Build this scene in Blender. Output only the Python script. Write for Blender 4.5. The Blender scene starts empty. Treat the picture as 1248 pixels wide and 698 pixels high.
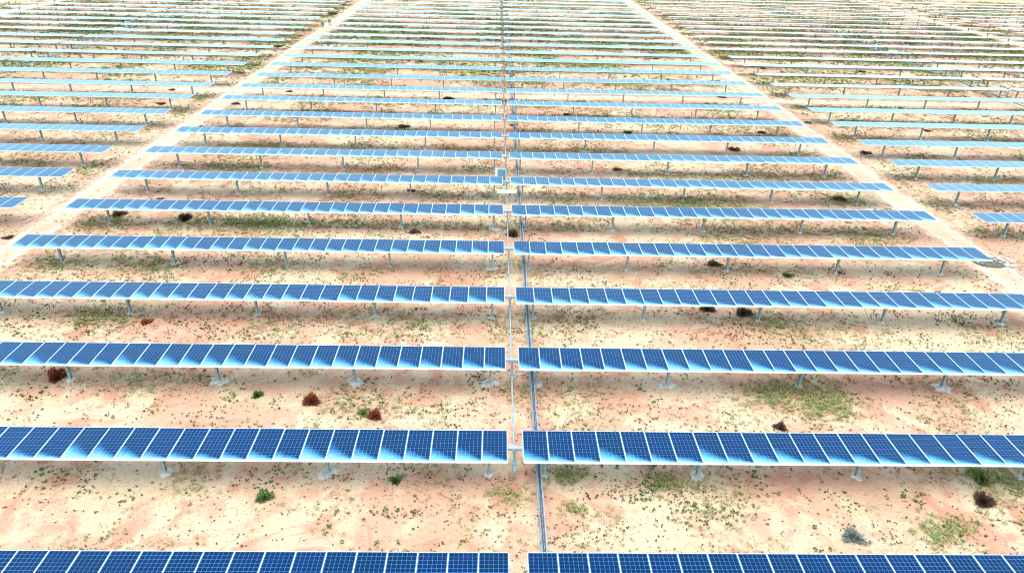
import bpy, math, random
import numpy as np
from mathutils import Vector, Matrix, noise as mnoise
random.seed(7); rng = np.random.default_rng(11)
S = bpy.context.scene; COL = S.collection
R = math.radians

# ------------------------------------------------------------------ world, sun, camera
CX, Y0, HC, P, MP, G, HD = -.9395, 16.386, 19.209, 6.378, 1.0166, .311, .99
YAW, PITCH, ROLL = .0288, .48364, .0263
ZP = 1.50                                  # height of the glass above the ground
SUN_EL, SUN_AZ = 80, 190                    # azimuth clockwise from +Y
w = bpy.data.worlds.new("World"); S.world = w; w.use_nodes = True
nt = w.node_tree; bg = nt.nodes['Background']; sky = nt.nodes.new('ShaderNodeTexSky')
sky.sky_type = 'NISHITA'; sky.sun_disc = False
sky.sun_elevation = R(SUN_EL); sky.sun_rotation = R(SUN_AZ)
sky.air_density = 1.35; sky.dust_density = 1.2; sky.ozone_density = .3
tn = nt.nodes.new('ShaderNodeMix'); tn.data_type = 'RGBA'; tn.blend_type = 'MULTIPLY'; tn.inputs[0].default_value = 1
tn.inputs[7].default_value = (.80, 1.04, 1.04, 1)          # the day's sky is a greener blue than the model's
nt.links.new(sky.outputs[0], tn.inputs[6]); nt.links.new(tn.outputs[2], bg.inputs[0]); bg.inputs[1].default_value = .15
sl = bpy.data.lights.new('sun', 'SUN'); sl.energy = 1.35; sl.angle = R(92); sl.color = (1, .90, .80)
so = bpy.data.objects.new('sun', sl); COL.objects.link(so)
sd = Vector((math.sin(R(SUN_AZ))*math.cos(R(SUN_EL)), math.cos(R(SUN_AZ))*math.cos(R(SUN_EL)), math.sin(R(SUN_EL))))
so.rotation_euler = sd.to_track_quat('Z', 'Y').to_euler(); so.location = (0, 60, 60)
S.view_settings.view_transform = 'Standard'; S.view_settings.look = 'None'
S.view_settings.exposure = 1.85; S.view_settings.gamma = 1
S.cycles.filter_width = 1.0

f = Vector((math.sin(YAW)*math.cos(PITCH), math.cos(YAW)*math.cos(PITCH), -math.sin(PITCH)))
r0 = Vector((math.cos(YAW), -math.sin(YAW), 0)); u0 = r0.cross(f)
cr, sr = math.cos(ROLL), math.sin(ROLL)
rr = cr*r0 + sr*u0; uu = -sr*r0 + cr*u0
cd = bpy.data.cameras.new('camera'); cam = bpy.data.objects.new('camera', cd); COL.objects.link(cam); S.camera = cam
CAMP = Vector((CX, 0, HC+ZP))
m = Matrix((rr, uu, -f)).transposed().to_4x4(); m.translation = CAMP; cam.matrix_world = m
cd.sensor_width = 36; cd.lens = 880/1248*36; cd.clip_end = 6000; cd.clip_start = .5

def at(u, v, z=0.0):                       # ground point seen at a spot of the photograph (1248 x 698)
    d = f + rr*((u-624)/880) + uu*((349-v)/880)
    t = (z-CAMP.z)/d.z
    return CAMP + d*t

def inview(x, y, z=0, mg=40):
    d = Vector((x, y, z))-CAMP; q = d.dot(f)
    if q < 1: return False
    a = 624+880*d.dot(rr)/q; b = 349-880*d.dot(uu)/q
    return -mg < a < 1248+mg and -mg < b < 698+mg

# ------------------------------------------------------------------ helpers
class MB:
    def __init__(s): s.v = []; s.f = []; s.m = []
    def box(s, c, d, mi=0, rot=None):
        n = len(s.v)
        for z in (-.5, .5):
            for x, y in ((-.5, -.5), (.5, -.5), (.5, .5), (-.5, .5)):
                p = Vector((x*d[0], y*d[1], z*d[2]))
                if rot: p = rot @ p
                s.v.append((p.x+c[0], p.y+c[1], p.z+c[2]))
        for q in ((3, 2, 1, 0), (4, 5, 6, 7), (0, 1, 5, 4), (1, 2, 6, 5), (2, 3, 7, 6), (3, 0, 4, 7)):
            s.f.append(tuple(n+i for i in q)); s.m.append(mi)
    def tube(s, a, b, r, k=10, r2=None, mi=0, cap=True):
        a = Vector(a); b = Vector(b); r2 = r if r2 is None else r2; n = len(s.v)
        q = (b-a).to_track_quat('Z', 'Y')
        for c, rd in ((a, r), (b, r2)):
            for i in range(k):
                t = 2*math.pi*i/k; p = c + q @ Vector((rd*math.cos(t), rd*math.sin(t), 0)); s.v.append(tuple(p))
        for i in range(k):
            j = (i+1) % k; s.f.append((n+i, n+j, n+k+j, n+k+i)); s.m.append(mi)
        if cap:
            s.f.append(tuple(n+i for i in range(k-1, -1, -1))); s.m.append(mi)
            s.f.append(tuple(n+k+i for i in range(k))); s.m.append(mi)
    def mesh(s, name, mats):
        me = bpy.data.meshes.new(name); me.from_pydata(s.v, [], s.f)
        for t in (mats if isinstance(mats, (list, tuple)) else [mats]): me.materials.append(t)
        me.polygons.foreach_set('material_index', s.m); me.update(); return me
def link(name, me, parent=None, loc=(0, 0, 0), rot=(0, 0, 0), smooth=False):
    o = bpy.data.objects.new(name, me); COL.objects.link(o); o.location = loc; o.rotation_euler = rot
    if parent is not None: o.parent = parent
    if smooth and me: me.polygons.foreach_set('use_smooth', [True]*len(me.polygons))
    return o
def tag(o, label=None, cat=None, group=None, kind=None):
    if label: o['label'] = label
    if cat: o['category'] = cat
    if group: o['group'] = group
    if kind: o['kind'] = kind
    return o

# ------------------------------------------------------------------ materials
def mat(name):
    t = bpy.data.materials.new(name); t.use_nodes = True; n = t.node_tree
    return t, n, n.nodes['Principled BSDF']
def N(n, typ, **kw):
    x = n.nodes.new(typ)
    for k, v in kw.items(): setattr(x, k, v)
    return x
def M_(n, op, a, b=None, c=None, clamp=False):
    x = n.nodes.new('ShaderNodeMath'); x.operation = op; x.use_clamp = clamp
    for i, q in enumerate((a, b, c)):
        if q is None: continue
        if isinstance(q, (int, float)): x.inputs[i].default_value = q
        else: n.links.new(q, x.inputs[i])
    return x.outputs[0]
def mixc(n, fac, a, b):
    x = n.nodes.new('ShaderNodeMix'); x.data_type = 'RGBA'; x.clamp_factor = True
    for i, q in ((0, fac), (6, a), (7, b)):
        if isinstance(q, (int, float)): x.inputs[i].default_value = q
        elif isinstance(q, tuple): x.inputs[i].default_value = q if len(q) == 4 else (*q, 1)
        else: n.links.new(q, x.inputs[i])
    return x.outputs[2]
def noise(n, vec, scale, detail=4, rough=.55, dist=0):
    x = n.nodes.new('ShaderNodeTexNoise'); x.inputs['Scale'].default_value = scale; x.inputs['Detail'].default_value = detail
    x.inputs['Roughness'].default_value = rough; x.inputs['Distortion'].default_value = dist
    n.links.new(vec, x.inputs['Vector']); return x.outputs['Fac']
def ramp(n, fac, lo, hi):
    x = n.nodes.new('ShaderNodeMapRange'); x.interpolation_type = 'SMOOTHSTEP'
    x.inputs['From Min'].default_value = lo; x.inputs['From Max'].default_value = hi
    n.links.new(fac, x.inputs['Value']); return x.outputs[0]

def sand_nodes(n, b, track=False):
    geo = N(n, 'ShaderNodeNewGeometry'); pos = geo.outputs['Position']
    big = noise(n, pos, .10, 5, .6, .6); mid = noise(n, pos, .55, 6, .62, .8); fine = noise(n, pos, 5.5, 5, .7)
    vf = noise(n, pos, 26, 3, .7)
    cream = (.49, .335, .205); pink = (.46, .235, .145); red = (.41, .16, .095)
    v = M_(n, 'ADD', M_(n, 'MULTIPLY', big, .55), M_(n, 'MULTIPLY', mid, .45))
    c = mixc(n, ramp(n, v, .45, .55), cream, pink)
    m2 = noise(n, pos, .33, 7, .66, 1.2)
    c = mixc(n, M_(n, 'MULTIPLY', ramp(n, m2, .52, .63), .75 if not track else .25), c, red)
    if track:
        c = mixc(n, .35, c, (.49, .34, .23))
        uv_ = N(n, 'ShaderNodeUVMap'); sp = N(n, 'ShaderNodeSeparateXYZ'); n.links.new(uv_.outputs[0], sp.inputs[0])
        wob = M_(n, 'MULTIPLY', M_(n, 'SUBTRACT', noise(n, pos, .25, 3), .5), .16)
        dr = M_(n, 'ABSOLUTE', M_(n, 'SUBTRACT', M_(n, 'ABSOLUTE', M_(n, 'SUBTRACT', M_(n, 'ADD', sp.outputs[0], wob), .5)), .19))
        rut = M_(n, 'MULTIPLY', ramp(n, dr, .055, .02), ramp(n, noise(n, pos, .9, 4, .7), .38, .6))
        c = mixc(n, M_(n, 'MULTIPLY', rut, .5), c, (.60, .52, .41))
        edge = M_(n, 'MULTIPLY', ramp(n, dr, .10, .17), ramp(n, noise(n, pos, 3, 5, .75), .45, .6))
        c = mixc(n, M_(n, 'MULTIPLY', edge, .55), c, (.33, .20, .12))
    # fine grain: pebbles, litter, crust
    c = mixc(n, M_(n, 'MULTIPLY', ramp(n, fine, .50, .72), .60 if not track else .2), c, (.32, .19, .10))
    c = mixc(n, M_(n, 'MULTIPLY', ramp(n, vf, .35, .2), .5), c, (.66, .57, .45))
    if not track:
        patch = ramp(n, noise(n, pos, .22, 6, .65, .5), .50, .66)
        gr = M_(n, 'MULTIPLY', patch, ramp(n, noise(n, pos, 7, 4, .75), .42, .62))
        c = mixc(n, M_(n, 'MULTIPLY', gr, .75), c, (.22, .205, .09))
        lit = N(n, 'ShaderNodeTexVoronoi'); lit.inputs['Scale'].default_value = 6.5; n.links.new(pos, lit.inputs['Vector'])
        lit2 = ramp(n, noise(n, pos, 5.5, 7, .85), .545, .60)
        c = mixc(n, M_(n, 'MULTIPLY', lit2, M_(n, 'MULTIPLY', ramp(n, noise(n, pos, .5, 6, .75), .44, .56), .75)), c, (.19, .135, .065))
        dots = M_(n, 'MULTIPLY', M_(n, 'LESS_THAN', lit.outputs['Distance'], .20), ramp(n, noise(n, pos, 1.1, 4, .7), .50, .60))
        c = mixc(n, M_(n, 'MULTIPLY', dots, .7), c, (.13, .10, .06))
    n.links.new(c, b.inputs['Base Color']); b.inputs['Roughness'].default_value = .95
    b.inputs['Specular IOR Level'].default_value = .15
    bp = N(n, 'ShaderNodeBump'); bp.inputs['Strength'].default_value = .5; bp.inputs['Distance'].default_value = .08
    n.links.new(M_(n, 'ADD', M_(n, 'MULTIPLY', mid, 1.6), M_(n, 'MULTIPLY', fine, .5)), bp.inputs['Height']); n.links.new(bp.outputs[0], b.inputs['Normal'])
    return pos
m_ground, n, b = mat('sand'); sand_nodes(n, b)
m_track, n, b = mat('track_sand'); pos = sand_nodes(n, b, True)
uv = N(n, 'ShaderNodeUVMap'); sx = N(n, 'ShaderNodeSeparateXYZ'); n.links.new(uv.outputs[0], sx.inputs[0])
e = M_(n, 'MULTIPLY', M_(n, 'SUBTRACT', .5, M_(n, 'ABSOLUTE', M_(n, 'SUBTRACT', sx.outputs[0], .5))), 2)
e = M_(n, 'ADD', e, M_(n, 'MULTIPLY', M_(n, 'SUBTRACT', noise(n, pos, 1.3, 6, .75), .5), 2.2))
n.links.new(ramp(n, e, .12, .60), b.inputs['Alpha'])

def plain(name, col, rough=.6, metal=0., var=.12, scale=8, spec=.5):
    t, n, b = mat(name); tc = N(n, 'ShaderNodeTexCoord')
    nz = noise(n, tc.outputs['Object'], scale, 5, .65)
    d = tuple(c*(1-var*2) for c in col); l = tuple(min(1, c*(1+var)) for c in col)
    n.links.new(mixc(n, ramp(n, nz, .3, .7), d, l), b.inputs['Base Color'])
    b.inputs['Roughness'].default_value = rough; b.inputs['Metallic'].default_value = metal
    b.inputs['Specular IOR Level'].default_value = spec
    return t
m_galv = plain('galvanised_steel', (.31, .37, .375), .5, .35, .15, 5)
m_alu = plain('aluminium_frame', (.58, .58, .59), .45, .0, .05, 3)
m_conc = plain('concrete', (.46, .39, .31), .95, 0, .2, 6)
m_rod = plain('zinc_rod', (.30, .345, .345), .4, .3, .1, 2)
m_cable = plain('cable_sheath', (.05, .06, .09), .6, 0, .2, 12)
m_blue = plain('blue_conduit', (.10, .20, .26), .5, 0, .2, 12)
m_white = plain('white_powder_coat', (.62, .62, .60), .4, 0, .04, 3)
m_cab = plain('grey_blue_cabinet', (.13, .24, .31), .45, 0, .08, 3)
m_dark = plain('dark_rubber', (.03, .035, .04), .7, 0, .2, 10)
m_back = plain('backsheet', (.6, .6, .6), .6, 0, .03)

def glass(name, edge_sheen):
    t, n, b = mat(name)
    uv = N(n, 'ShaderNodeUVMap'); s = N(n, 'ShaderNodeSeparateXYZ'); n.links.new(uv.outputs[0], s.inputs[0])
    X, Y = s.outputs[0], s.outputs[1]        # X 0..1 over a module, Y 0..2 (metres)
    fx = M_(n, 'FRACT', X); fy = Y
    def grid(c, k, wd, span, off):
        q = M_(n, 'FRACT', M_(n, 'MULTIPLY', M_(n, 'SUBTRACT', c, off), k/span))
        dd = M_(n, 'MULTIPLY', M_(n, 'ABSOLUTE', M_(n, 'SUBTRACT', q, .5)), 2)    # 1 at border
        return M_(n, 'GREATER_THAN', dd, 1-wd*k/span), dd
    gx, dx = grid(fx, 6, .010, .94, .03); gy, dy = grid(fy, 12, .009, 1.92, .03)
    corner = M_(n, 'GREATER_THAN', M_(n, 'ADD', dx, dy), 1.80)
    line = M_(n, 'MAXIMUM', M_(n, 'MAXIMUM', gx, gy), corner)
    oi = N(n, 'ShaderNodeObjectInfo')
    geo = N(n, 'ShaderNodeNewGeometry')
    wn = N(n, 'ShaderNodeTexWhiteNoise'); wn.noise_dimensions = '2D'
    cv = N(n, 'ShaderNodeCombineXYZ'); n.links.new(M_(n, 'FLOOR', M_(n, 'MULTIPLY', X, 6.383)), cv.inputs[0]); n.links.new(M_(n, 'FLOOR', M_(n, 'MULTIPLY', Y, 6.25)), cv.inputs[1])
    ad = N(n, 'ShaderNodeVectorMath'); n.links.new(cv.outputs[0], ad.inputs[0]); n.links.new(oi.outputs['Random'], ad.inputs[1])
    n.links.new(ad.outputs[0], wn.inputs['Vector'])
    c1 = mixc(n, wn.outputs['Value'], (.001, .0008, .022), (.0016, .0015, .036))
    c1 = mixc(n, M_(n, 'MULTIPLY', oi.outputs['Random'], .75), c1, (.0004, .0012, .010))
    base = mixc(n, line, c1, (.06, .13, .27))
    # faint dust film; the pale cyan sheen along the lower edge is painted in
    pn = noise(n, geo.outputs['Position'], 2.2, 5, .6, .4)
    if edge_sheen:
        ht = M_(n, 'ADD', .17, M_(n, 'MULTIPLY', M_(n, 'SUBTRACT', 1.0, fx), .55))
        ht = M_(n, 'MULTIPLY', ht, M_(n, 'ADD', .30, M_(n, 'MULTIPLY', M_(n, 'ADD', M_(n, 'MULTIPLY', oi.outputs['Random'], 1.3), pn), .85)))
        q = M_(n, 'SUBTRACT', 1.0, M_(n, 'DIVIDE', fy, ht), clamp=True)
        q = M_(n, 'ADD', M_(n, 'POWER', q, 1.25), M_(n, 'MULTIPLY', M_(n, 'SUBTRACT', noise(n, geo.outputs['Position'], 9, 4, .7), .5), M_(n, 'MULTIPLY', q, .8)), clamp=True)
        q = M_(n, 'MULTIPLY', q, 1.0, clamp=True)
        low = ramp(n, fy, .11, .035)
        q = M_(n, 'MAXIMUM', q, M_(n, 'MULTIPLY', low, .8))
    else:
        q = M_(n, 'MULTIPLY', ramp(n, fy, .15, .02), .35)
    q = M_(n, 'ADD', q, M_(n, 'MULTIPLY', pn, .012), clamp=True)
    base = mixc(n, q, base, mixc(n, q, (.03, .26, .56), (.30, .58, .68)) if edge_sheen else (.3, .5, .6))
    if edge_sheen: base = mixc(n, ramp(n, M_(n, 'ADD', fy, M_(n, 'MULTIPLY', fx, .05)), .17, .06), base, (.55, .66, .68))  # whitest part of the painted sheen, at the very bottom
    n.links.new(base, b.inputs['Base Color'])
    n.links.new(M_(n, 'ADD', .10, M_(n, 'MULTIPLY', q, .5)), b.inputs['Roughness'])
    b.inputs['IOR'].default_value = 1.56; b.inputs['Specular Tint'].default_value = (.10, .74, 1, 1)
    b.inputs['Sheen Weight'].default_value = .06; b.inputs['Sheen Roughness'].default_value = .2; b.inputs['Sheen Tint'].default_value = (.72, .95, 1, 1)
    return t
m_gs = glass('solar_cells_edge_sheen', True); m_gc = glass('solar_cells', False)  # the first carries the strong sheen painted along the lower edge

# ------------------------------------------------------------------ ground and tracks
def sheet(name, pts, faces, m, uvs=None):
    me = bpy.data.meshes.new(name); me.from_pydata(pts, [], faces); me.materials.append(m)
    if uvs:
        l = me.uv_layers.new(name='UVMap')
        for p in me.polygons:
            for li in p.loop_indices: l.data[li].uv = uvs[me.loops[li].vertex_index]
    return tag(link(name, me), kind='structure')
sheet('ground', [(-3000, -600, 0), (3000, -600, 0), (3000, 5000, 0), (-3000, 5000, 0)], [(0, 1, 2, 3)], m_ground)
def strip(name, a, b, wd, z, seg=90):
    a = Vector(a); b = Vector(b); t = (b-a).normalized(); s = Vector((t.y, -t.x, 0)); pts = []; fs = []; uvs = []
    for i in range(seg+1):
        p = a.lerp(b, i/seg); k = mnoise.noise(p*.06)*.5
        for j, e in enumerate((-1, 1)):
            q = p+s*(e*wd/2+k); pts.append((q.x, q.y, z)); uvs.append((j, i))
        if i: fs.append((2*i-2, 2*i-1, 2*i+1, 2*i))
    return sheet(name, pts, fs, m_track, uvs)
HALF = G+30*MP; ROAD = 3.45; BC = 2*HALF+ROAD          # block spacing
strip('sand_track', (-HALF-ROAD/2, -10, .004), (-HALF-ROAD/2, 420, .004), 4.6, .004)
strip('sand_track', (HALF+ROAD/2, -10, .004), (HALF+ROAD/2, 420, .004), 4.6, .004)
strip('sand_track', (1.5*BC, -10, .004), (1.5*BC, 420, .004), 4.6, .004)
strip('sand_track', (-1.5*BC, -10, .004), (-1.5*BC, 420, .004), 4.6, .004)
strip('cross_track', (-170, Y0+11.5*P+.3, 0), (170, Y0+11.5*P+.3, 0), 3.8, .008)

# ------------------------------------------------------------------ solar rows
MW, ML = 1.005, 1.98
def uvmesh(me, fn):
    l = me.uv_layers.new(name='UVMap')
    for p in me.polygons:
        for li in p.loop_indices:
            co = me.vertices[me.loops[li].vertex_index].co; l.data[li].uv = fn(co)
def module_mesh(m):
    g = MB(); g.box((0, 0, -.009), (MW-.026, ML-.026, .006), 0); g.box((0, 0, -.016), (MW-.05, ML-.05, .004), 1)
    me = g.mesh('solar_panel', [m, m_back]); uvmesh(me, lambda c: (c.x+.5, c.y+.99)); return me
fm = MB(); FW, FH = .013, .042
for s in (-1, 1):
    fm.box((s*(MW/2-FW/2), 0, -FH/2), (FW, ML, FH)); fm.box((0, s*(ML/2-FW/2), -FH/2-.0005), (MW-2*FW, FW, FH))
me_frame = fm.mesh('frame', m_alu)
me_mod = {True: module_mesh(m_gs), False: module_mesh(m_gc)}
def table_mesh(m):                                    # thirty modules of a far row in one mesh
    g = MB(); FW = .010
    for i in range(30):
        x = (i+.5)*MP
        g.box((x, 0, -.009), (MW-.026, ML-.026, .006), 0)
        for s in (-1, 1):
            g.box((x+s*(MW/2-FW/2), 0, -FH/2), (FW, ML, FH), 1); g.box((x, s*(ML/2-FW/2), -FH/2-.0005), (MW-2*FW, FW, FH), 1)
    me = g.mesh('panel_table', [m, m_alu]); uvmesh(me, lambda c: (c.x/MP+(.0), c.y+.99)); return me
me_table = {True: table_mesh(m_gs), False: table_mesh(m_gc)}
tb = MB(); tb.box((0, 0, -.125), (2*HALF-.5, .13, .13))
me_tube = tb.mesh('torque_tube', m_galv)
rl = MB()
for sgn in (-1, 1):
    for i in range(31):
        rl.box((sgn*(G+i*MP), 0, -.0505), (.05, 1.1, .016))
me_rail = rl.mesh('mounting_rail', m_galv)
ps = MB(); HP = ZP-.06                                # H section post with bearing head
ps.box((0, 0, -.19-(HP-.13)/2), (.012, .15, HP-.13)); ps.box((0, .08, -.19-(HP-.13)/2), (.11, .012, HP-.13)); ps.box((0, -.08, -.19-(HP-.13)/2), (.11, .012, HP-.13))
ps.box((0, 0, -.2), (.16, .22, .02)); ps.box((.07, 0, -.125), (.012, .2, .17)); ps.box((-.07, 0, -.125), (.012, .2, .17))
me_post = ps.mesh('post', m_galv)
def foot_mesh(seed, r):
    rnd = random.Random(seed); g = MB(); k = 14; pts = []
    g.v.append((0, 0, .10))
    rings = [(r*.55, .09), (r*.85, .055), (r*1.1, -.01)]
    for rd, z in rings:
        for i in range(k):
            t = 2*math.pi*i/k; q = rd*(.75+.5*rnd.random()); g.v.append((q*math.cos(t)*1.25, q*math.sin(t), z+rnd.uniform(-.01, .015) if z > 0 else z))
    for i in range(k): g.f.append((0, 1+i, 1+(i+1) % k)); g.m.append(0)
    for a in range(2):
        for i in range(k):
            j = (i+1) % k; g.f.append((1+a*k+i, 1+(a+1)*k+i, 1+(a+1)*k+j, 1+a*k+j)); g.m.append(0)
    return g.mesh('footing', m_conc)
me_foot = [foot_mesh(i, rr_) for i, rr_ in enumerate((.15, .2, .28, .17, .36, .24))]
am = MB()
am.box((0, 0, -.52), (.10, .09, .74)); am.box((0, 0, -.125), (.2, .2, .2)); am.box((0, 0, -.95), (.17, .22, .20)); am.tube((-.13, 0, -.95), (.13, 0, -.95), .04)
me_arm = am.mesh('drive_arm', m_galv)

PX = [-28.4, -21.3, -14.2, -7.65, -1.02, 1.27, 7.65, 14.25, 21.4, 28.4]
ORD1 = ['', 'first', 'second', 'third', 'fourth', 'fifth', 'sixth', 'seventh', 'eighth', 'ninth', 'tenth', 'eleventh', 'twelfth', 'thirteenth', 'fourteenth', 'fifteenth', 'sixteenth', 'seventeenth', 'eighteenth', 'nineteenth']
def ordw(k):
    if k < 20: return ORD1[k]
    t = {2: 'twent', 3: 'thirt', 4: 'fort'}[k//10]
    return t+'ieth' if k % 10 == 0 else t+'y-'+ORD1[k % 10]
def tracker(xc, k, detail, edge_sheen, label, group, arm=True, tilt=0., tail=0):
    y = Y0+k*P
    root = link('solar_tracker', None, None, (xc, y, 0)); root.empty_display_size = .5
    tag(root, label, 'solar panel row', group)
    tr = R(tilt+random.uniform(-.9, .9)); root.location.z = random.uniform(-.04, .04); root.rotation_euler = (0, R(random.uniform(-.06, .06)), R(random.uniform(-.08, .08)))
    dx = random.uniform(-.02, .02)
    def ch(name, me, loc, rot=(0, 0, 0), par=root): return link(name, me, par, loc, rot)
    for sgn in (-1, 1):
        if detail:
            for i in range(30):
                x = sgn*(G+(i+.5)*MP)
                if not inview(xc+x, y, ZP, 70): continue
                o = ch('solar_panel', me_mod[edge_sheen], (x+dx, 0, ZP+random.uniform(-.003, .003)), (tr+R(random.gauss(0, .12)), R(random.gauss(0, .12)), 0))
                fr = link('frame', me_frame, o)
        else:
            x = G if sgn > 0 else -G-30*MP
            ch('panel_table', me_table[edge_sheen], (x+dx, 0, ZP), (tr, 0, 0))
    ch('torque_tube', me_tube, (0, 0, ZP), (tr, 0, 0))
    if detail: ch('mounting_rail', me_rail, (0, 0, ZP), (tr, 0, 0))
    if arm: ch('drive_arm', me_arm, (0, 0, ZP), (0, 0, 0))
    for i, px in enumerate(PX):
        if not inview(xc+px, y, 0, 120): continue
        o = ch('post', me_post, (px+random.uniform(-.05, .05), 0, ZP), (0, random.gauss(0, .006), 0))
        if k < 12:
            j = random.choice((0, 0, 1, 3, 5)) if k > 2 else random.choice((1, 5, 2, 4))
            if abs(px) < 2 and px < 0 and k in (2, 4, 5): j = 4
            ft = link('footing', me_foot[j], o, (0, 0, -ZP), (0, 0, random.uniform(0, 6)))
    return root
NC, NL, NR = 31, 30, 37
for k in range(NC):
    lab = {0: 'nearest row of dark navy solar panels, cut off by the bottom edge of the photo',
           1: 'second row of blue solar panels from the bottom, nearest one seen whole in depth'}.get(k, ordw(k+1)+' row of blue solar panels from the bottom, in the middle field')
    if k >= 12: lab = ordw(k+1)+' row of pale solar panels from the bottom, in the middle field'
    tracker(0, k, k < 17, k < 12, lab, 'solar panel rows of the middle field', arm=k > 0)
for k in range(5, NL):
    tracker(-BC, k, k < 14, False, ordw(k-4)+' row of solar panels from the front, left of the left sand track', 'solar panel rows of the left field')
for k in range(5, NR):
    tracker(BC, k, k < 14, False, ordw(k-4)+' row of pale cyan solar panels from the front, right of the right sand track', 'solar panel rows of the right field', tilt=-2.2)
for k in range(15, 38):
    if inview(2*BC-HALF, Y0+k*P, ZP, 0):
        tracker(2*BC, k, False, False, '%s row of panels from the front, in the field at the upper right corner' % ordw(k-14), 'solar panel rows of the far right field', tilt=-1.5)
for k in range(20, 30):
    if inview(-2*BC+HALF, Y0+k*P, ZP, 0):
        tracker(-2*BC, k, False, False, '%s row of panels from the front, in the field at the upper left corner' % ordw(k-19), 'solar panel rows of the far left field')

# ------------------------------------------------------------------ push rods joining the rows, cable ladders, cabinets
def push_rod(xc, k0, k1, label):
    root = link('push_rod', None, None, (xc, Y0+k0*P, ZP-.95)); tag(root, label, 'push rod', 'steel rods linking the rows')
    cp = MB(); cp.box((0, .0, 0), (.11, .5, .11)); cp.tube((0, -.32, 0), (0, .42, 0), .075, 12); cm = cp.mesh('coupling', m_galv)
    t = MB(); t.tube((0, 0, 0), (0, P, 0), .042, 10); tm = t.mesh('rod_segment', m_rod)
    for k in range(k0, k1): link('rod_segment', tm, root, (0, (k-k0)*P, 0))
    for k in range(k0, k1+1): link('coupling', cm, root, (0, (k-k0)*P-.15, 0))
push_rod(0, 1, NC-1, 'long pale steel push rod running up the gap in the middle field')
push_rod(-BC, 5, NL-1, 'steel push rod running up the gap in the left field')
push_rod(BC, 5, NR-1, 'steel push rod running up the gap in the right field')
def cable_ladder(xc, y0, y1, label):
    root = link('cable_ladder', None, None, (xc, y0, .42)); tag(root, label, 'cable tray', 'cable ladders beside the push rods')
    L = y1-y0; g = MB()
    for s in (-1, 1): g.box((s*.11, L/2, 0), (.015, L, .05))
    link('side_rail', g.mesh('side_rail', m_galv), root)
    g = MB(); k = int(L/.45)
    for i in range(k): g.box((0, .2+i*.45, -.01), (.205, .03, .02))
    link('rung', g.mesh('rung', m_galv), root)['kind'] = 'stuff'
    for x, r_, mm in ((-.07, .024, m_blue), (-.02, .02, m_cable), (.03, .02, m_cable), (.075, .017, m_galv)):
        g = MB(); yy = 0
        px_ = x
        while yy < L:
            nx = x+random.uniform(-.02, .02); g.tube((px_, yy, .022+r_), (nx, yy+1.6, .022+r_), r_, 6); px_ = nx; yy += 1.6
        link('cable', g.mesh('cable', mm), root)
    leg = MB(); leg.box((-.13, 0, -.215), (.03, .03, .38)); leg.box((.13, 0, -.215), (.03, .03, .38)); leg.box((0, 0, -.035), (.3, .04, .02))
    lm_ = leg.mesh('support', m_galv)
    for i in range(min(int(L/3.19), 90)): link('support', lm_, root, (0, .1+i*3.19, 0))
    return root
cable_ladder(1.0, Y0+.3, Y0+(NC-1)*P, 'narrow cable ladder with dark and blue cables beside the middle push rod')
cable_ladder(-BC+1.0, Y0+5*P, Y0+(NL-1)*P, 'bluish cable ladder running up the left field')
cable_ladder(BC-1.0, Y0+5*P, Y0+(NR-1)*P, 'bluish cable ladder running up the right field')
def station(xc, k, which):
    y = Y0+k*P
    root = link('drive_station', None, None, (xc, y, 0)); tag(root, 'white drive motor beam under the panel row gap, '+which, 'drive station', 'drive stations in the gaps')
    g = MB(); g.box((.0, -1.12, .95), (1.5, .24, .18)); link('beam', g.mesh('beam', m_white), root)
    for s in (-.55, .55):
        g = MB(); g.box((s, -1.12, .41), (.07, .07, .82)); link('leg', g.mesh('leg', m_galv), root)
    g = MB(); g.tube((0, -.9, .655+.13), (0, -.1, .655+.13), .11, 14); g.box((0, -1.08, .78), (.26, .28, .24)); link('motor', g.mesh('motor', m_rod), root)
    c = link('control_cabinet', None, None, (xc-.6, y+3.1, 0)); tag(c, 'small grey-blue control cabinet with white side board, '+which, 'cabinet', 'control cabinets by the drive stations')
    g = MB(); g.box((.22, 0, .95), (.55, .32, .8)); g.box((.22, 0, 1.37), (.63, .4, .04)); link('body', g.mesh('body', m_cab), c)
    g = MB(); g.box((.22, -.168, .95), (.46, .012, .7)); d = link('door', g.mesh('door', m_cab), c)
    g = MB(); g.box((.4, -.185, .95), (.03, .02, .12)); link('handle', g.mesh('handle', m_dark), d)
    g = MB(); g.box((-.22, 0, .95), (.2, .06, 1.0)); link('side_board', g.mesh('side_board', m_white), c)
    for s in (-.22, .22):
        g = MB(); g.box((.22+s, 0, .275), (.05, .05, .55)); link('leg', g.mesh('leg', m_galv), c)
station(0, 6, 'in the middle field')
station(-BC, 18, 'far back in the left field')
station(BC, 17, 'far back in the right field')

# ------------------------------------------------------------------ vegetation
def leafmat(name, a, b_, c_=None):
    t, n, b = mat(name); geo = N(n, 'ShaderNodeNewGeometry')
    rnd = geo.outputs['Random Per Island']
    col = mixc(n, rnd, a, b_)
    if c_: col = mixc(n, ramp(n, noise(n, geo.outputs['Position'], .6, 3), .5, .62), col, c_)
    n.links.new(col, b.inputs['Base Color']); b.inputs['Roughness'].default_value = .8; b.inputs['Specular IOR Level'].default_value = .2
    return t
m_green = leafmat('green_leaves', (.055, .08, .02), (.13, .16, .045))
m_olive = leafmat('olive_grass', (.18, .165, .045), (.32, .30, .11), (.15, .21, .045))
m_dry = leafmat('dry_grass', (.22, .17, .09), (.33, .27, .16))
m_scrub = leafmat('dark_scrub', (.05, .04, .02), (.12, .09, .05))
m_red = leafmat('red_twigs', (.16, .028, .012), (.32, .075, .035))
m_brown = leafmat('brown_twigs', (.055, .025, .016), (.14, .07, .045))
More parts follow.
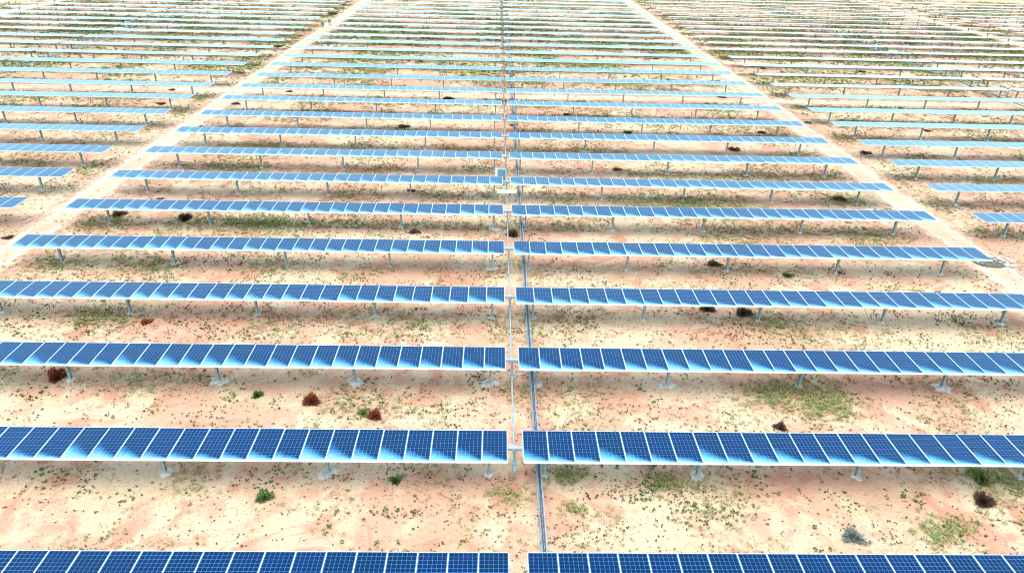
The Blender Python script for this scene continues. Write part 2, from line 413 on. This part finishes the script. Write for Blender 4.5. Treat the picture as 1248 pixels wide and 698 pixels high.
m_grey = leafmat('grey_twigs', (.12, .12, .10), (.24, .24, .2))

def blades(cx, cy, rad, hgt, nb, wd=.3, fl=1.0):
    """numpy: nb blades (one triangle each) round every tuft centre"""
    T = len(cx); cx = np.repeat(cx, nb); cy = np.repeat(cy, nb); rad = np.repeat(rad, nb); hg = np.repeat(hgt, nb)
    K = T*nb; th = rng.uniform(0, 2*np.pi, K); rs = rng.uniform(.0, .45, K)*rad
    bx = cx+np.cos(th)*rs; by = cy+np.sin(th)*rs
    t2 = th+rng.normal(0, .5, K); L = rad*rng.uniform(.45, 1.0, K)*fl; h = hg*rng.uniform(.5, 1.1, K)
    tx = bx+np.cos(t2)*L; ty = by+np.sin(t2)*L
    w_ = rad*wd*rng.uniform(.6, 1.3, K)
    px_, py_ = -np.sin(t2)*w_/2, np.cos(t2)*w_/2
    V = np.empty((K, 4, 3))
    mx, my = (bx+tx)/2, (by+ty)/2
    V[:, 0] = np.stack([bx, by, np.full(K, .002)], 1); V[:, 1] = np.stack([mx+px_, my+py_, h*.75], 1)
    V[:, 2] = np.stack([tx, ty, h], 1); V[:, 3] = np.stack([mx-px_, my-py_, h*.75], 1)
    return V.reshape(-1, 3)
def quadmesh(name, V, m):
    K = len(V)//4; me = bpy.data.meshes.new(name); me.vertices.add(K*4); me.vertices.foreach_set('co', V.astype(np.float32).ravel())
    me.loops.add(K*4); me.loops.foreach_set('vertex_index', np.arange(K*4, dtype=np.int32))
    me.polygons.add(K); me.polygons.foreach_set('loop_start', np.arange(0, K*4, 4, dtype=np.int32))
    me.polygons.foreach_set('loop_total', np.full(K, 4, dtype=np.int32)); me.materials.append(m); me.update(calc_edges=True); return me

def scatter(count, ymin, ymax, dens, seed):
    """points in the seen trapezoid, kept where dens(x, y) beats a random number"""
    r_ = random.Random(seed); out = []
    while count > 0:
        count -= 1
        y = ymin+(ymax-ymin)*r_.random()**1.0
        hw = (math.hypot(y, HC))*.78+3
        x = r_.uniform(-hw, hw)
        if r_.random() < dens(x, y): out.append((x, y))
    return out
def track_free(x, y):
    d = min(abs(abs(x)-(HALF+ROAD/2)), abs(abs(x)-1.5*BC))
    k = min(1, max(0, (d-1.1)/1.6))
    if abs(y-(Y0+11.5*P+.3)) < 1.9: k *= .1
    return k
def rowphase(y): return ((y-Y0)/P) % 1.0                 # 0 under the row
def nz(x, y, s, o=0): return mnoise.fractal(Vector((x*s+o, y*s-o, o*.37)), .9, 2.1, 5)
def d_patch(x, y, o, s=.16, lo=.02, hi=.30):
    v = nz(x, y, s, o); k = min(1, max(0, (v-lo)/(hi-lo)))
    ph = rowphase(y); under = 1.0 if (ph < .22 or ph > .60) else .55
    return k*under*track_free(x, y)
def cluster(pts, k, spread):
    a = np.array(pts); a = np.repeat(a, k, 0); return a+rng.normal(0, spread, a.shape)

def stuff(name, V, m): o = link(name, quadmesh(name, V, m)); o['kind'] = 'stuff'; return o
def tufts(pts, r0_, r1_, h0, h1, nb, wd=.3):
    a = np.array(pts); T = len(a); r_ = rng.uniform(r0_, r1_, T)*(.7+.6*rng.random(T)**3); far = np.clip(a[:, 1]/60, 1.1, 1.6)
    return blades(a[:, 0], a[:, 1], r_*far, rng.uniform(h0, h1, T)*far, nb, wd)
near, mid_, far_ = (13, 48), (48, 100), (100, 215)
# small dark dots of weed over the open sand
V = [tufts(scatter(60000, *near, lambda x, y: (.035+.9*d_patch(x, y, 3, .9, .06, .42)*min(1, .25+2.2*max(0, nz(x, y, .11, 55)+.12))), 1), .025, .06, .03, .07, 9, .75),
     tufts(scatter(90000, *mid_, lambda x, y: .04+.9*d_patch(x, y, 3, .6, .02, .40), 2), .03, .09, .03, .07, 5, .8),
     tufts(scatter(42000, *far_, lambda x, y: .7*d_patch(x, y, 3, .3, .0, .35), 3), .10, .26, .05, .13, 3, .8)]
stuff('small_weeds', np.concatenate(V), m_scrub)   # counted by nobody
V = [tufts(scatter(34000, *near, lambda x, y: .02+.95*d_patch(x, y, 9, .45, .12, .42), 4), .035, .085, .03, .09, 12, .6),
     tufts(scatter(36000, *mid_, lambda x, y: .9*d_patch(x, y, 9, .25, .02, .35), 5), .06, .16, .04, .12, 5, .5),
     tufts(scatter(40000, *far_, lambda x, y: .9*d_patch(x, y, 9, .2, .02, .35), 6), .14, .32, .06, .14, 3, .7)]
stuff('green_weeds', np.concatenate(V), m_green)
V = [tufts(scatter(40000, *near, lambda x, y: d_patch(x, y, 21, .22, .04, .36), 7), .06, .15, .05, .13, 9, .22),
     tufts(scatter(85000, *mid_, lambda x, y: d_patch(x, y, 21, .16, -.06, .24), 8), .09, .22, .05, .16, 6, .3),
     tufts(scatter(120000, *far_, lambda x, y: d_patch(x, y, 21, .10, -.12, .22), 9), .16, .40, .06, .18, 4, .5)]
stuff('olive_grass', np.concatenate(V), m_olive)
V = [tufts(scatter(18000, *near, lambda x, y: d_patch(x, y, 33, .25, -.02, .32), 10), .05, .13, .04, .10, 8, .2),
     tufts(scatter(34000, *mid_, lambda x, y: d_patch(x, y, 33, .18, -.02, .25), 11), .08, .18, .04, .12, 5, .3),
     tufts(scatter(34000, *far_, lambda x, y: d_patch(x, y, 33, .12, -.05, .25), 12), .15, .36, .05, .15, 3, .5)]
stuff('dry_grass', np.concatenate(V), m_dry)

m_lit = leafmat('dry_litter', (.10, .06, .03), (.30, .20, .12))
V = [tufts(scatter(110000, *near, lambda x, y: .05+.95*d_patch(x, y, 71, .7, .0, .38), 21), .010, .032, .004, .015, 3, .7),
     tufts(scatter(150000, *mid_, lambda x, y: .05+.95*d_patch(x, y, 71, .45, -.02, .36), 22), .025, .07, .006, .02, 3, .7)]
stuff('dry_litter', np.concatenate(V), m_lit)

# patches of grass and single shrubs placed where the photograph shows them
def patch(u, v, ru, k, m, name='grass_patch', h=.16):
    c = at(u, v); pts = [(c.x+rng.normal(0, ru), c.y+rng.normal(0, ru*.75)) for _ in range(k)]
    a = np.array(pts); return blades(a[:, 0], a[:, 1], rng.uniform(.07, .17, k), rng.uniform(.05, h, k), 9, .22)
V = [patch(*q, None) for q in ((985, 480, 1.3, 420), (1010, 495, .9, 260), (945, 487, .7, 120), (690, 578, .45, 150), (805, 590, .6, 110), (1225, 583, .8, 240), (700, 622, .4, 60),
     (130, 272, 1.4, 300), (275, 270, 2.4, 700), (330, 272, 1.6, 400), (180, 328, 1.4, 320), (60, 325, 1.3, 250), (335, 328, 1.2, 160), (790, 245, 1.8, 500), (850, 250, 1.4, 380), (890, 292, 1.5, 420), (940, 395, .9, 220),
     (130, 390, 1.1, 240), (300, 188, 2.2, 300), (100, 385, .8, 140), (620, 600, .5, 80), (1150, 650, .6, 110), (1165, 640, .4, 70), (505, 392, .9, 120), (1060, 294, 1.3, 260), (1030, 245, 1.2, 300))]
stuff('tall_grass', np.concatenate(V), m_olive)

def shrub_mesh(name, r_, h, nb, m, seed, wd=.06):
    rg = np.random.default_rng(seed); V = np.empty((nb, 4, 3))
    th = rg.uniform(0, 2*np.pi, nb); ph = np.arccos(rg.uniform(.02, 1, nb)); L = rg.uniform(.55, 1.05, nb)*(1+.25*np.sin(3*th+seed))
    d = np.stack([np.cos(th)*np.sin(ph)*r_, np.sin(th)*np.sin(ph)*r_, np.cos(ph)*h], 1)
    a = d*rg.uniform(.0, .55, nb)[:, None]; e = d*L[:, None]+rg.normal(0, .05*r_, (nb, 3)); e[:, 2] = np.maximum(e[:, 2], .01)
    sd_ = np.cross(d, rg.normal(0, 1, (nb, 3))); sd_ /= np.linalg.norm(sd_, axis=1)[:, None]; sd_ *= (wd*r_*rg.uniform(.5, 1.4, nb))[:, None]
    mm = (a+e)/2; V[:, 0] = a; V[:, 1] = mm+sd_; V[:, 2] = e; V[:, 3] = mm-sd_
    V[:, :, 2] = np.maximum(V[:, :, 2], .005)
    return quadmesh(name, V.reshape(-1, 3), m)
def shrub(u, v, r_, h, m, label, group=None, nb=900, seed=1, wd=.06, name='shrub'):
    p = at(u, v)
    o = link(name, shrub_mesh(name, r_, h, nb, m, seed, wd), None, (p.x, p.y, 0)); tag(o, label, 'shrub', group); return o
shrub(380, 490, .42, .5, m_red, 'round rust-red shrub standing alone on bare sand left of the gap', nb=1300, seed=3)
shrub(457, 508, .36, .42, m_red, 'rust-red shrub growing against a yellow-green tuft in front of the second panel row', nb=1100, seed=4)
shrub(443, 504, .30, .3, m_olive, 'yellow-green tuft growing against a rust-red shrub', nb=500, seed=5)
shrub(70, 460, .5, .5, m_red, 'dark red shrub beside the post at the far left, under the third panel row', nb=1200, seed=6)
shrub(314, 482, .28, .28, m_green, 'small bright green bush on bare sand left of the round rust-red shrub', nb=500, seed=7, wd=.12)
shrub(322, 606, .42, .25, m_green, 'low green weed on the sand between the two nearest rows, left of the gap', nb=260, seed=8, wd=.12)
shrub(1198, 612, .42, .42, m_brown, 'dark brown twiggy shrub on the sand at the right between the two nearest rows', nb=1200, seed=9)
shrub(1040, 655, .5, .3, m_grey, 'grey leafless twiggy shrub just beyond the nearest row', nb=500, seed=10, wd=.04)
shrub(951, 521, .35, .25, m_brown, 'dark dead shrub just behind the second panel row', nb=600, seed=11)
shrub(482, 586, .3, .25, m_green, 'small dark green weed just in front of the second panel row left of the gap', nb=260, seed=12, wd=.12)
shrub(178, 393, .4, .2, m_red, 'flat reddish weed between the third and fourth panel rows at left', nb=300, seed=13)
shrub(1197, 583, .6, .35, m_olive, 'wide yellow-green grass clump at the right under the second panel row', nb=900, seed=14)
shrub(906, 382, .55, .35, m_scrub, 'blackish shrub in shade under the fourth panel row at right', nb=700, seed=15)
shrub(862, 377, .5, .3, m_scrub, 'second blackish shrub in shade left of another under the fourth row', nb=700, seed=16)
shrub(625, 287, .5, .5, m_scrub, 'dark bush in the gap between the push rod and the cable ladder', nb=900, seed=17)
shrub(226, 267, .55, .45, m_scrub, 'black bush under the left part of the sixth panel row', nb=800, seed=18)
shrub(145, 262, .6, .3, m_brown, 'reddish brown low shrub under the left end of the sixth panel row', nb=600, seed=19)
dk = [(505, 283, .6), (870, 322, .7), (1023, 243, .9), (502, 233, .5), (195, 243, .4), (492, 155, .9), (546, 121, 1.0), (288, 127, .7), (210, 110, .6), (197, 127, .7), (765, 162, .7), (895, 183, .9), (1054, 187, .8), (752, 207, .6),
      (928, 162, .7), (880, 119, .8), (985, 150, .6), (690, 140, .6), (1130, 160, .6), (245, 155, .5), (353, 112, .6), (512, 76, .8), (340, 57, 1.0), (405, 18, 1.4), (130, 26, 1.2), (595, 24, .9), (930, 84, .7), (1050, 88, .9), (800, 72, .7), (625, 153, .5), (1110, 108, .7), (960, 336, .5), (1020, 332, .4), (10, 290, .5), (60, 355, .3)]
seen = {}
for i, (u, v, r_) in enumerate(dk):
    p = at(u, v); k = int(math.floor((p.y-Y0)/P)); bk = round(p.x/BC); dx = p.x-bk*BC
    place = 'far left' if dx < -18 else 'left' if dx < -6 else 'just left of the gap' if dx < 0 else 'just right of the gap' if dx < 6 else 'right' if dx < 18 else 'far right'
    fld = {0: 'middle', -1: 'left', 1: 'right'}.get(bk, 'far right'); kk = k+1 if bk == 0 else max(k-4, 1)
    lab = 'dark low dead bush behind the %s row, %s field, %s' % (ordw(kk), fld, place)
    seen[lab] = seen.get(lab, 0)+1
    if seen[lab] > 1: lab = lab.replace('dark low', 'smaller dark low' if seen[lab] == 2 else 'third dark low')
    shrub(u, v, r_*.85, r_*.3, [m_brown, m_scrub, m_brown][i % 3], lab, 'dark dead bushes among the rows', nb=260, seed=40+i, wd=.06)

# rubble patch at the track, right end of the fifth row
c = at(1205, 320); g = MB(); rnd = random.Random(5)
g.v.append((0, 0, .07))
for rd, z in ((.6, .06), (1.0, .03), (1.18, -.01)):
    for i in range(20):
        t_ = i*math.pi/10; q_ = rd*rnd.uniform(.93, 1.07); g.v.append((q_*math.cos(t_), q_*.8*math.sin(t_), z))
for i in range(20): g.f.append((0, 1+i, 1+(i+1) % 20)); g.m.append(2)
for a_ in range(2):
    for i in range(20): j = (i+1) % 20; g.f.append((1+a_*20+i, 21+a_*20+i, 21+a_*20+j, 1+a_*20+j)); g.m.append(2)
for i in range(620):
    t_ = rnd.uniform(0, 6.28); q_ = rnd.random()**.5; x = 1.0*q_*math.cos(t_); y = .8*q_*math.sin(t_); s_ = rnd.uniform(.04, .13)
    g.box((x, y, s_*.25+.03), (s_, s_*rnd.uniform(.6, 1), s_*.6), 0 if rnd.random() < .95 else 1, Matrix.Rotation(rnd.uniform(0, 3), 3, 'Z') @ Matrix.Rotation(rnd.uniform(-.4, .4), 3, 'X'))
o = link('gravel', g.mesh('gravel', [plain('grey_stone', (.13, .10, .07), .9), m_conc, plain('dark_soil', (.17, .11, .07), .95)]), None, (c.x, c.y, 0)); o['kind'] = 'stuff'
g = MB()
for i in range(26):
    x = 1.1+rnd.gauss(0, .35); y = -.1-rnd.gauss(0, .5); s_ = rnd.uniform(.12, .28)
    g.box((x, y, s_*.25), (s_, s_*.8, s_*.6), 0, Matrix.Rotation(rnd.uniform(0, 3), 3, 'Z') @ Matrix.Rotation(rnd.uniform(-.4, .4), 3, 'X'))
o = link('rubble', g.mesh('rubble', m_conc), None, (c.x, c.y, 0)); o['kind'] = 'stuff'
# pebbles over the near sand
a = scatter(5200, 13, 46, lambda x, y: .9 if track_free(x, y) > .2 else .3, 77)
g = MB()
for x, y in a:
    s_ = rnd.uniform(.012, .04); g.box((x, y, s_*.2), (s_, s_*rnd.uniform(.6, 1), s_*.6), 0, Matrix.Rotation(rnd.uniform(0, 3), 3, 'Z'))
o = link('pebbles', g.mesh('pebbles', plain('pebble', (.26, .19, .13), .9)), None); o['kind'] = 'stuff'

# ------------------------------------------------------------------ two people walking on the left track
m_skin = plain('skin', (.33, .19, .12), .6); m_vest = plain('green_vest', (.10, .50, .12), .8); m_vest2 = plain('lime_vest', (.28, .62, .14), .8)
m_trou = plain('dark_trousers', (.03, .035, .05), .9); m_hair = plain('hair', (.02, .015, .012), .8); m_boot = plain('boots', (.04, .03, .025), .7)
def skin(name, verts, edges, radii, m, parent=None):
    me = bpy.data.meshes.new(name); me.from_pydata(verts, edges, []); o = bpy.data.objects.new(name, me); COL.objects.link(o)
    md = o.modifiers.new('s', 'SKIN'); md.use_smooth_shade = True
    for i, r_ in enumerate(radii): me.skin_vertices[0].data[i].radius = (r_[0], r_[1]) if isinstance(r_, tuple) else (r_, r_)
    me.skin_vertices[0].data[0].use_root = True
    sb = o.modifiers.new('b', 'SUBSURF'); sb.levels = 1; sb.render_levels = 1
    dg = bpy.context.evaluated_depsgraph_get(); ne = bpy.data.meshes.new_from_object(o.evaluated_get(dg)); ne.name = name
    bpy.data.objects.remove(o); ne.materials.clear(); ne.materials.append(m)
    return link(name, ne, parent, smooth=True)
def person(u, v, rz, vest, label, st):
    p = at(u, v)
    root = skin('person', [(0, 0, .95), (0, 0, 1.15), (0, 0, 1.38), (0, -.01, 1.50), (0, -.02, 1.62), (0, -.015, 1.72),
        (-.19, 0, 1.42), (-.24, .06*st, 1.16), (-.24, -.08*st, .93), (-.24, -.12*st, .84), (.19, 0, 1.42), (.24, -.06*st, 1.16), (.25, -.16*st, .95), (.25, -.2*st, .86),
        (-.10, 0, .90), (-.10, -.14*st, .50), (-.10, -.10*st, .10), (-.10, -.24*st, .05), (.10, 0, .90), (.10, .10*st, .50), (.10, .30*st, .14), (.10, .20*st, .06),
        (0, -.105, 1.64)],
        [(0, 1), (1, 2), (2, 3), (3, 4), (4, 5), (2, 6), (6, 7), (7, 8), (8, 9), (2, 10), (10, 11), (11, 12), (12, 13), (0, 14), (14, 15), (15, 16), (16, 17), (0, 18), (18, 19), (19, 20), (20, 21), (4, 22)],
        [(.15, .11), (.14, .10), (.17, .11), (.055, .055), (.085, .10), (.075, .085), .06, .048, .036, .035, .06, .048, .036, .035, .09, .06, .04, .04, .09, .06, .04, .04, .018], m_skin)
    root.location = (p.x, p.y, 0); root.rotation_euler = (0, 0, rz); tag(root, label, 'person', 'people walking on the track')
    skin('vest', [(0, 0, .88), (0, 0, 1.15), (0, 0, 1.36), (0, -.005, 1.46), (-.19, 0, 1.40), (-.235, .05*st, 1.2), (.19, 0, 1.40), (.235, -.05*st, 1.2)], [(0, 1), (1, 2), (2, 3), (2, 4), (4, 5), (2, 6), (6, 7)],
         [(.18, .14), (.165, .13), (.19, .135), (.08, .08), .085, .068, .085, .068], vest, root)
    skin('trousers', [(0, 0, .93), (-.10, 0, .86), (-.10, -.14*st, .50), (-.10, -.105*st, .14), (.10, 0, .86), (.10, .10*st, .50), (.10, .285*st, .17)], [(0, 1), (1, 2), (2, 3), (0, 4), (4, 5), (5, 6)],
         [(.165, .13), .115, .085, .065, .115, .085, .065], m_trou, root)
    for s_, q in ((-1, -.10*st), (1, .28*st)):
        skin('boot', [(s_*.10, q+.05, .07), (s_*.10, q-.04, .06), (s_*.10, q-.17, .045)], [(0, 1), (1, 2)], [.055, .055, .045], m_boot, root)
    skin('hair', [(0, .03, 1.64), (0, .02, 1.72), (0, -.02, 1.76)], [(0, 1), (1, 2)], [(.088, .085), (.09, .09), (.07, .07)], m_hair, root)
person(393.5, 34.5, R(12), m_vest, 'person in a dark green top walking on the sand track, left of another', 1)
person(402, 31.5, R(200), m_vest2, 'person in a bright lime green vest on the sand track, right of another', -1)
